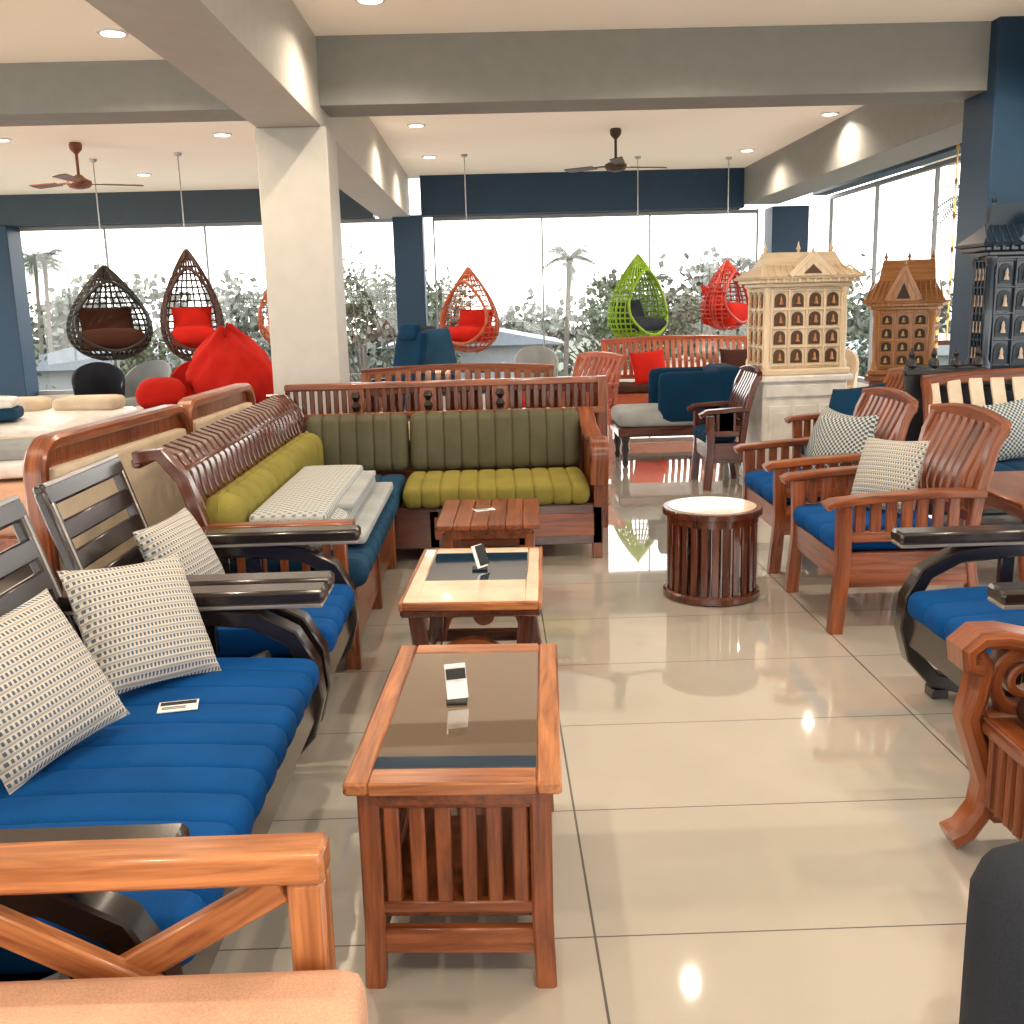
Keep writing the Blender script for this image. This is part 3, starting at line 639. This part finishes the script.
# ------------------------------------------------------------------ prayer cabinets
def mandir(name,loc,rot,W,D,zb,hb,hr,mat,basemat,dark,rows=4,cols=4,bell=None,ps=1.0):
    o=B(name);bell=bell or BRASS
    o.box((0,0,.04),(W+.04,D+.04,.08),basemat,b=.01);o.box((0,0,zb/2+.03),(W,D,zb-.06),basemat,b=.01)
    o.box((0,0,zb-.02),(W+.07,D+.07,.05),basemat,b=.015);o.box((0,0,zb+.03),(W+.03,D+.03,.05),mat,b=.015)
    for i in range(3):
        w=(W-.06)/3;xx=-W/2+.03+w*(i+.5);o.box((xx,-D/2-.006,zb*.42),(w-.03,.014,zb*.62),basemat,b=.006);o.box((xx,-D/2-.012,zb*.42),(w-.10,.014,zb*.50),basemat,b=.006)
    o.box((0,-D/2-.008,zb-.11),(W-.04,.02,.09),basemat,b=.006)
    z0=zb+.055;z1=zb+hb
    o.box((0,0,(z0+z1)/2),(W-.06,D-.06,z1-z0),mat)
    for sx in(-1,1):
        for sy in(-1,1): o.lathe((sx*(W/2-.035),sy*(D/2-.035),z0),[(.035,0),(.035,.04),(.022,.07),(.028,(z1-z0)/2),(.022,z1-z0-.07),(.035,z1-z0-.04),(.035,z1-z0)],mat,12)
    for face in(0,1,2):
        X=Matrix.Rotation([0,pi/2,-pi/2][face],4,'Z');FW=(W if face==0 else D)-.12;off=(D if face==0 else W)/2-.03
        cc=cols if face==0 else 3
        cw=FW/cc;ch=(z1-z0-.05)/rows
        for i in range(cc):
            for j in range(rows):
                xx=-FW/2+cw*(i+.5);zz=z0+.025+ch*(j+.5);a=cw*.30*ps;hh=ch*.34*ps
                pts=[(xx-a,zz-hh),(xx+a,zz-hh)]+[(xx+a*math.cos(R(q)),zz+hh*.25+hh*.75*math.sin(R(q))) for q in range(0,181,30)]
                o.prism(pts,-off-.006,-off+.004,dark,X=X)
                o.lathe((xx,-off-.02,zz-hh*.6),[(a*.4,0),(a*.35,.01),(a*.2,hh*.5),(a*.25,hh*.7),(.004,hh*1.1)],bell,8,X=X)
        for i in range(cc+1): o.box((-FW/2+cw*i,-off-.012,(z0+z1)/2),(.014,.02,z1-z0-.03),mat,X=X)
        for j in range(rows+1): o.box((0,-off-.010,z0+.025+ch*j),(FW,.018,.014),mat,X=X)
    o.box((0,0,z1+.015),(W+.02,D+.02,.03),mat,b=.008);o.box((0,0,z1+.045),(W+.10,D+.10,.03),mat,b=.01)
    ze=z1+.06;e=.07
    def hip(w0,d0,w1,d1,za,zb_,m):
        vs=[(sx*w0,sy*d0,za) for sx,sy in((-1,-1),(1,-1),(1,1),(-1,1))]+[(sx*w1,sy*d1,zb_) for sx,sy in((-1,-1),(1,-1),(1,1),(-1,1))]
        o.add(vs,[[0,1,2,3],[4,5,6,7],[0,1,5,4],[1,2,6,5],[2,3,7,6],[3,0,4,7]],m)
    hip(W/2+e,D/2+e,W/2+e+.01,D/2+e+.01,ze,ze+.018,mat)
    hip(W/2+e,D/2+e,W/2-.03,D/2-.1,ze+.018,ze+hr*.5,mat);hip(W/2-.03,D/2-.1,W/2-.05,.02,ze+hr*.5,ze+hr,mat)
    for i in range(15):
        x=-W/2-e+.02+i*(W+2*e-.04)/14;o.beam((x,-D/2-e-.004,ze+.022),(x*.86,-D/2+.09,ze+hr*.5+.004),.012,.012,mat)
    for i in range(12): o.box((-W/2+.0+i*W/11,-D/2-e+.01,ze-.012),(.02,.012,.03),mat)
    gw=W*.24;gz=ze+.02;gh=hr*.75
    o.prism([(-gw,gz),(gw,gz),(gw*.9,gz+.02),(0,gz+gh),(-gw*.9,gz+.02)],-D/2-e-.015,-.02,mat)
    o.prism([(-gw*.45,gz+.015),(gw*.45,gz+.015),(0,gz+gh*.55)],-D/2-e-.02,-D/2-e-.01,dark)
    for sx in(-1,1): o.beam((sx*gw*1.08,-D/2-e-.01,gz),(0,-D/2-e-.01,gz+gh+.01),.04,.02,mat,up=(0,1,0))
    for x,zt in((-W/2+.07,ze+hr),(W/2-.07,ze+hr),(0,ze+hr)): o.lathe((x,0,zt-.005),[(.018,0),(.008,.015),(.018,.03),(.01,.05),(.002,.085)],mat,10)
    o.lathe((0,-D/2-e,gz+gh),[(.014,0),(.007,.012),(.014,.025),(.002,.06)],mat,10)
    return o.done(loc,rot)
DKREC=plain('brown_recess_shade',(.09,.045,.02),.5)  # recess tones: shade of the openings painted onto flat arches
DKREC2=plain('dark_brown_recess_shade',(.04,.02,.01),.5)
LITB=plain('grey_blue_recess_shade',(.02,.04,.06),.5)
PALEB=plain('pale_bell',(.55,.42,.32),.4)
mandir('cream_prayer_cabinet',(2.36,8.0,0),R(4),.66,.46,.83,.66,.20,W_PALE,WHITE,DKREC,4,4,W_GOLD,1.1)
mandir('brown_prayer_cabinet',(3.62,9.0,0),R(-28),.52,.44,.72,.56,.36,W_GOLD,W_TEAK,DKREC2,4,3)
mandir('navy_prayer_cabinet',(3.42,6.62,0),R(0),.62,.26,.88,.76,.26,NAVYW,NAVYW,LITB,4,4,PALEB,1.15)

# ------------------------------------------------------------------ hanging egg swings
def egg(loc,mat,cmat,rot=0,Wd=.45,H=1.12,zbot=.95,cush=1.0,dense=24,tk=.006):
    o=B('hanging_egg_chair');HH=hcat(loc[0])
    def rr(t): return Wd*max(0,math.sin(pi*t**.62))**.85
    def S(ph,t): r=rr(t);return Vector((r*math.sin(ph),-r*.8*math.cos(ph),zbot+t*H))
    def inside(ph,t): ph=(ph+pi)%(2*pi)-pi;return (ph/R(62))**2+((t-.47)/.36)**2<1
    def runs(pts):
        cur=[];out=[]
        for q,ins in pts:
            if ins:
                if len(cur)>1: out.append(cur)
                cur=[]
            else: cur.append(q)
        if len(cur)>1: out.append(cur)
        return out
    for i in range(dense):
        ph=2*pi*(i+.5)/dense
        for r_ in runs([(S(ph,.01+.98*k/30),inside(ph,.01+.98*k/30)) for k in range(31)]): o.tube(r_,tk,mat,n=4)
    for k in range(1,16):
        t=k/16.5
        for r_ in runs([(S(2*pi*i/48+pi,t),inside(2*pi*i/48+pi,t)) for i in range(49)]): o.tube(r_,tk,mat,n=4)
    o.tube([S(R(62)*math.sin(2*pi*i/40),.47+.36*math.cos(2*pi*i/40)) for i in range(40)],.018,mat,closed=True,n=8)
    o.tube([S(pi/2,.01+.98*k/24) for k in range(25)],.014,mat,n=8);o.tube([S(-pi/2,.01+.98*k/24) for k in range(25)],.014,mat,n=8)
    o.soft((0,0,zbot+.22*H),(Wd*1.5,Wd*1.2,.16*cush),cmat,.08,puff=.03);o.pillow((0,Wd*.34,zbot+.36*H),Wd*1.35,Wd*.9*cush,.16,cmat,(R(68),0,0))
    zt=zbot+H;o.tube([(0,0,zt),(0,0,HH-.03)],.007,STEEL,n=6);o.lathe((0,0,HH-.03),[(.03,0),(.04,.02),(.04,.03)],STEEL,12)
    o.tube([(.025*math.cos(a/8*2*pi),0,zt+.02+.025*math.sin(a/8*2*pi)) for a in range(8)],.006,STEEL,closed=True)
    return o.done((*loc,0),rot)
TANR=plain('tan_rattan',(.45,.10,.04),.5);REDR=plain('red_rattan',(.50,.05,.03),.45);GREENR=plain('lime_rattan',(.24,.44,.01),.45);BLKR=plain('black_rattan',(.012,.010,.010),.5);BRNR=plain('brown_rattan',(.05,.016,.010),.5)
egg((-.25,12.5),TANR,REDF,R(-30),.37,1.0,.84,1.0,tk=.007)
egg((1.85,13.05),GREENR,CHAR,R(42),.42,1.10,.86,.9,tk=.011,dense=34)
egg((3.02,13.3),REDR,REDF,R(50),.38,.88,1.0,1.6,tk=.009)
egg((-4.10,11.3),BLKR,BROWNF,R(30),.43,1.0,.92,1.2,tk=.011,dense=30)
egg((-3.13,11.0),BRNR,REDF,R(15),.31,1.15,.90,1.2,tk=.009)
egg((-2.30,12.0),TANR,PINKF,R(0),.36,1.0,.95)
def fan(loc,mat,rot):
    o=B('ceiling_fan');o.lathe((0,0,-.06),[(.02,-.04),(.055,0),(.06,.04),(.05,.06)],mat,20);o.cyl((0,0,-.30),(0,0,-.04),.014,mat)
    o.lathe((0,0,-.42),[(.03,0),(.09,.015),(.115,.045),(.11,.075),(.06,.10),(.03,.13)],mat,28)
    for i in range(3):
        a=2*pi*i/3;X=Matrix.Rotation(a,4,'Z')@Matrix.Rotation(R(10),4,'X')
        o.box((.16,0,-.37),(.16,.035,.008),mat,X=X)
        vs=[(.22,-.05,-.372),(.58,-.065,-.37),(.60,0,-.37),(.58,.06,-.37),(.22,.05,-.372)];vs+=[(x,y,z+.008) for x,y,z in vs]
        o.add(vs,[[0,1,2,3,4],[9,8,7,6,5]]+[[k,(k+1)%5,5+(k+1)%5,5+k] for k in range(5)],mat,X=X)
    return o.done((*loc,hcat(loc[0])),rot)
FANB=plain('brown_fan_enamel',(.06,.03,.02),.35);FANR=plain('copper_fan_enamel',(.22,.07,.03),.35)
fan((1.32,10.9),FANB,.3);fan((-3.85,10.2),FANR,.5)
o=B('swing_chain_set')
for x,yy in((4.15,8.2),(4.15,8.6),(4.25,9.2),(4.25,9.6)): o.tube([(x,yy,1.0),(x,yy,HC-.001)],.008,BRASS);[o.lathe((x,yy,1.2+.3*k),[(.008,-.03),(.02,0),(.008,.03)],BRASS,8) for k in range(6)]
o.box((4.2,8.4,.98),(.5,.9,.04),W_TEAK,b=.01);o.box((4.2,9.4,.98),(.5,.6,.04),W_TEAK,b=.01);o.done()

# ------------------------------------------------------------------ outside
GR=plain('outside_ground_green',(.14,.16,.11),.9)
o=B('outside_ground');o.box((0,0,0),(260,260,.2),GR);o.done((0,60,-4.2))
LEAF=plain('hazy_foliage',(.085,.105,.065),.9,var=.4);LEAF2=plain('far_foliage',(.135,.15,.12),.9,var=.3);TRUNK=plain('tree_trunk',(.13,.11,.09),.9)  # distance haze is put into the pale leaf colours
def tree(o,x,y,h,r,mat,nl,ls):
    c0=Vector((x,y,-4.1));o.cyl(c0,c0+Vector((0,0,h*.6)),.14,TRUNK,.06,n=8)
    blobs=[(c0+Vector((random.uniform(-.8,.8)*r,random.uniform(-.5,.5)*r,h*.60+random.uniform(-.38,.32)*h)),r*random.uniform(.3,.55)) for k in range(12)]
    for c,q in blobs: o.cyl(c0+Vector((0,0,h*.4)),c,.04,TRUNK,.015,n=5)
    vs=[];fs=[]
    for k in range(nl):
        c,q=random.choice(blobs);d=Vector((random.gauss(0,1),random.gauss(0,1),random.gauss(0,.8))).normalized()*q*random.uniform(.2,1.1);p_=c+d
        a=Vector((random.uniform(-1,1),random.uniform(-1,1),random.uniform(-1,1))).normalized()*ls;b_=a.cross(Vector((random.uniform(-1,1),random.uniform(-1,1),random.uniform(-1,1)))).normalized()*ls*.7
        n0=len(vs);vs+=[p_-a,p_+b_,p_+a,p_-b_];fs.append([n0,n0+1,n0+2,n0+3])
    o.add(vs,fs,mat)
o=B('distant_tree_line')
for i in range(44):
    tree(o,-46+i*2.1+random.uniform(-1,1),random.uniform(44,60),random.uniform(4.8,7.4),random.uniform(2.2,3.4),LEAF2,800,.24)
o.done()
o=B('leafy_tree_group')
for x,yy,h in((-12.5,26,6.2),(-8.5,27,5.2),(-3.6,29,7.4),(-2.4,30,6.8),(7.6,33,5.6),(13,19,6.4),(16,24,6.0),(-17,27,6.2),(4.9,35,6.2),(12,13,5.4),(10.5,31,5.6)): tree(o,x,yy,h,1.7,LEAF,2200,.085)
o.done()
PALMG=plain('palm_frond_green',(.06,.072,.05),.9)
def palm(o,loc,h):
    c0=Vector(loc);o.tube([c0,c0+Vector((.1,0,h*.4)),c0+Vector((.3,0,h))],.07,TRUNK,n=8);top=c0+Vector((.3,0,h))
    for i in range(22):
        a=2*pi*i/22+random.uniform(-.1,.1);el=random.uniform(-.3,1.3);L=random.uniform(.9,1.25);pts=[]
        for k in range(9):
            t=k/8;pts.append(top+Vector((math.cos(a)*L*t*math.cos(el*.6),math.sin(a)*L*t*math.cos(el*.6),L*(math.sin(el)*t-.7*t*t))))
        sd=Vector((-math.sin(a),math.cos(a),0));vs=[];fs=[]
        for k in range(8):
            for sgn in(-1,1):
                for m_ in range(3):
                    q=pts[k].lerp(pts[k+1],m_/3);q2=pts[k].lerp(pts[k+1],m_/3+.22);w=.24*math.sin(pi*min(1,(k+m_/3+1.0)/9))
                    n0=len(vs);vs+=[q,q2,q2+sd*sgn*w+Vector((0,0,-w*.7))];fs.append([n0,n0+1,n0+2])
        o.add(vs,fs,PALMG)
o=B('coconut_palm_group')
for x,yy,h in((2.0,30,6.7),(6.3,42,6.2),(-14.5,34,7.2),(-16.5,38,7.4),(10.8,24,7.6),(12.5,19,8.2),(13.2,15.5,8.4),(9.2,38,6.6)): palm(o,(x,yy,-4.1),h)
o.done()
PB=plain('pale_building_render',(.26,.28,.29),.8,var=.06);PR=plain('tin_roof',(.20,.23,.26),.5,var=.1);PO=plain('clay_roof',(.36,.2,.14),.8)
o=B('roadside_buildings')
def building(x,y,w,d,h,rm):
    o.T=Matrix.Translation((x,y,-4.1));o.box((0,0,h/2),(w,d,h),PB,b=.02)
    o.prism([(-w/2-.4,h),(w/2+.4,h),(0,h+w*.12)],-d/2-.4,d/2+.4,rm)
    for i in range(int(w/1.6)): o.box((-w/2+1+i*1.6,-d/2-.02,h*.55),(.8,.08,1.1),PR,b=.01);o.box((-w/2+1+i*1.6,-d/2-.04,h*.55+.6),(1.0,.2,.06),PB)
for x,yy,w,h,rm in((-.6,34,5,4.2,PR),(6.5,33,4.5,3.0,PO),(-12,34,7,3.8,PR),(14,33,5,3.6,PB),(-20,33,8,4.0,PO),(1,24,5,2.2,PB),(-7,21,6,2.2,PR),(20,24,8,3.2,PR)): building(x,yy,w,4,h,rm)
o.done()

# ------------------------------------------------------------------ world, camera
w=bpy.data.worlds.new('world');cx.scene.world=w;w.use_nodes=True;nt=w.node_tree;bg=nt.nodes['Background']
tc=nt.nodes.new('ShaderNodeTexCoord');s=nt.nodes.new('ShaderNodeSeparateXYZ');nt.links.new(tc.outputs['Generated'],s.inputs[0])
nt.links.new(ramp(nt,s.outputs[2],[(.0,(1,.95,.87)),(.5,(.94,.96,1))]),bg.inputs[0]);bg.inputs[1].default_value=4.2
cx.scene.view_settings.view_transform='Standard'
p=R(11.7)
cam=bpy.data.cameras.new('camera');co=bpy.data.objects.new('camera',cam);cx.collection.objects.link(co)
cam.lens=36;cam.sensor_width=36;cam.clip_end=500
co.matrix_world=Matrix.Translation((0,0,1.45))@Matrix.Rotation(-R(.9),4,'Z')@Matrix.Rotation(pi/2-p,4,'X')@Matrix.Rotation(R(-1.5),4,'Z')
cx.scene.camera=co
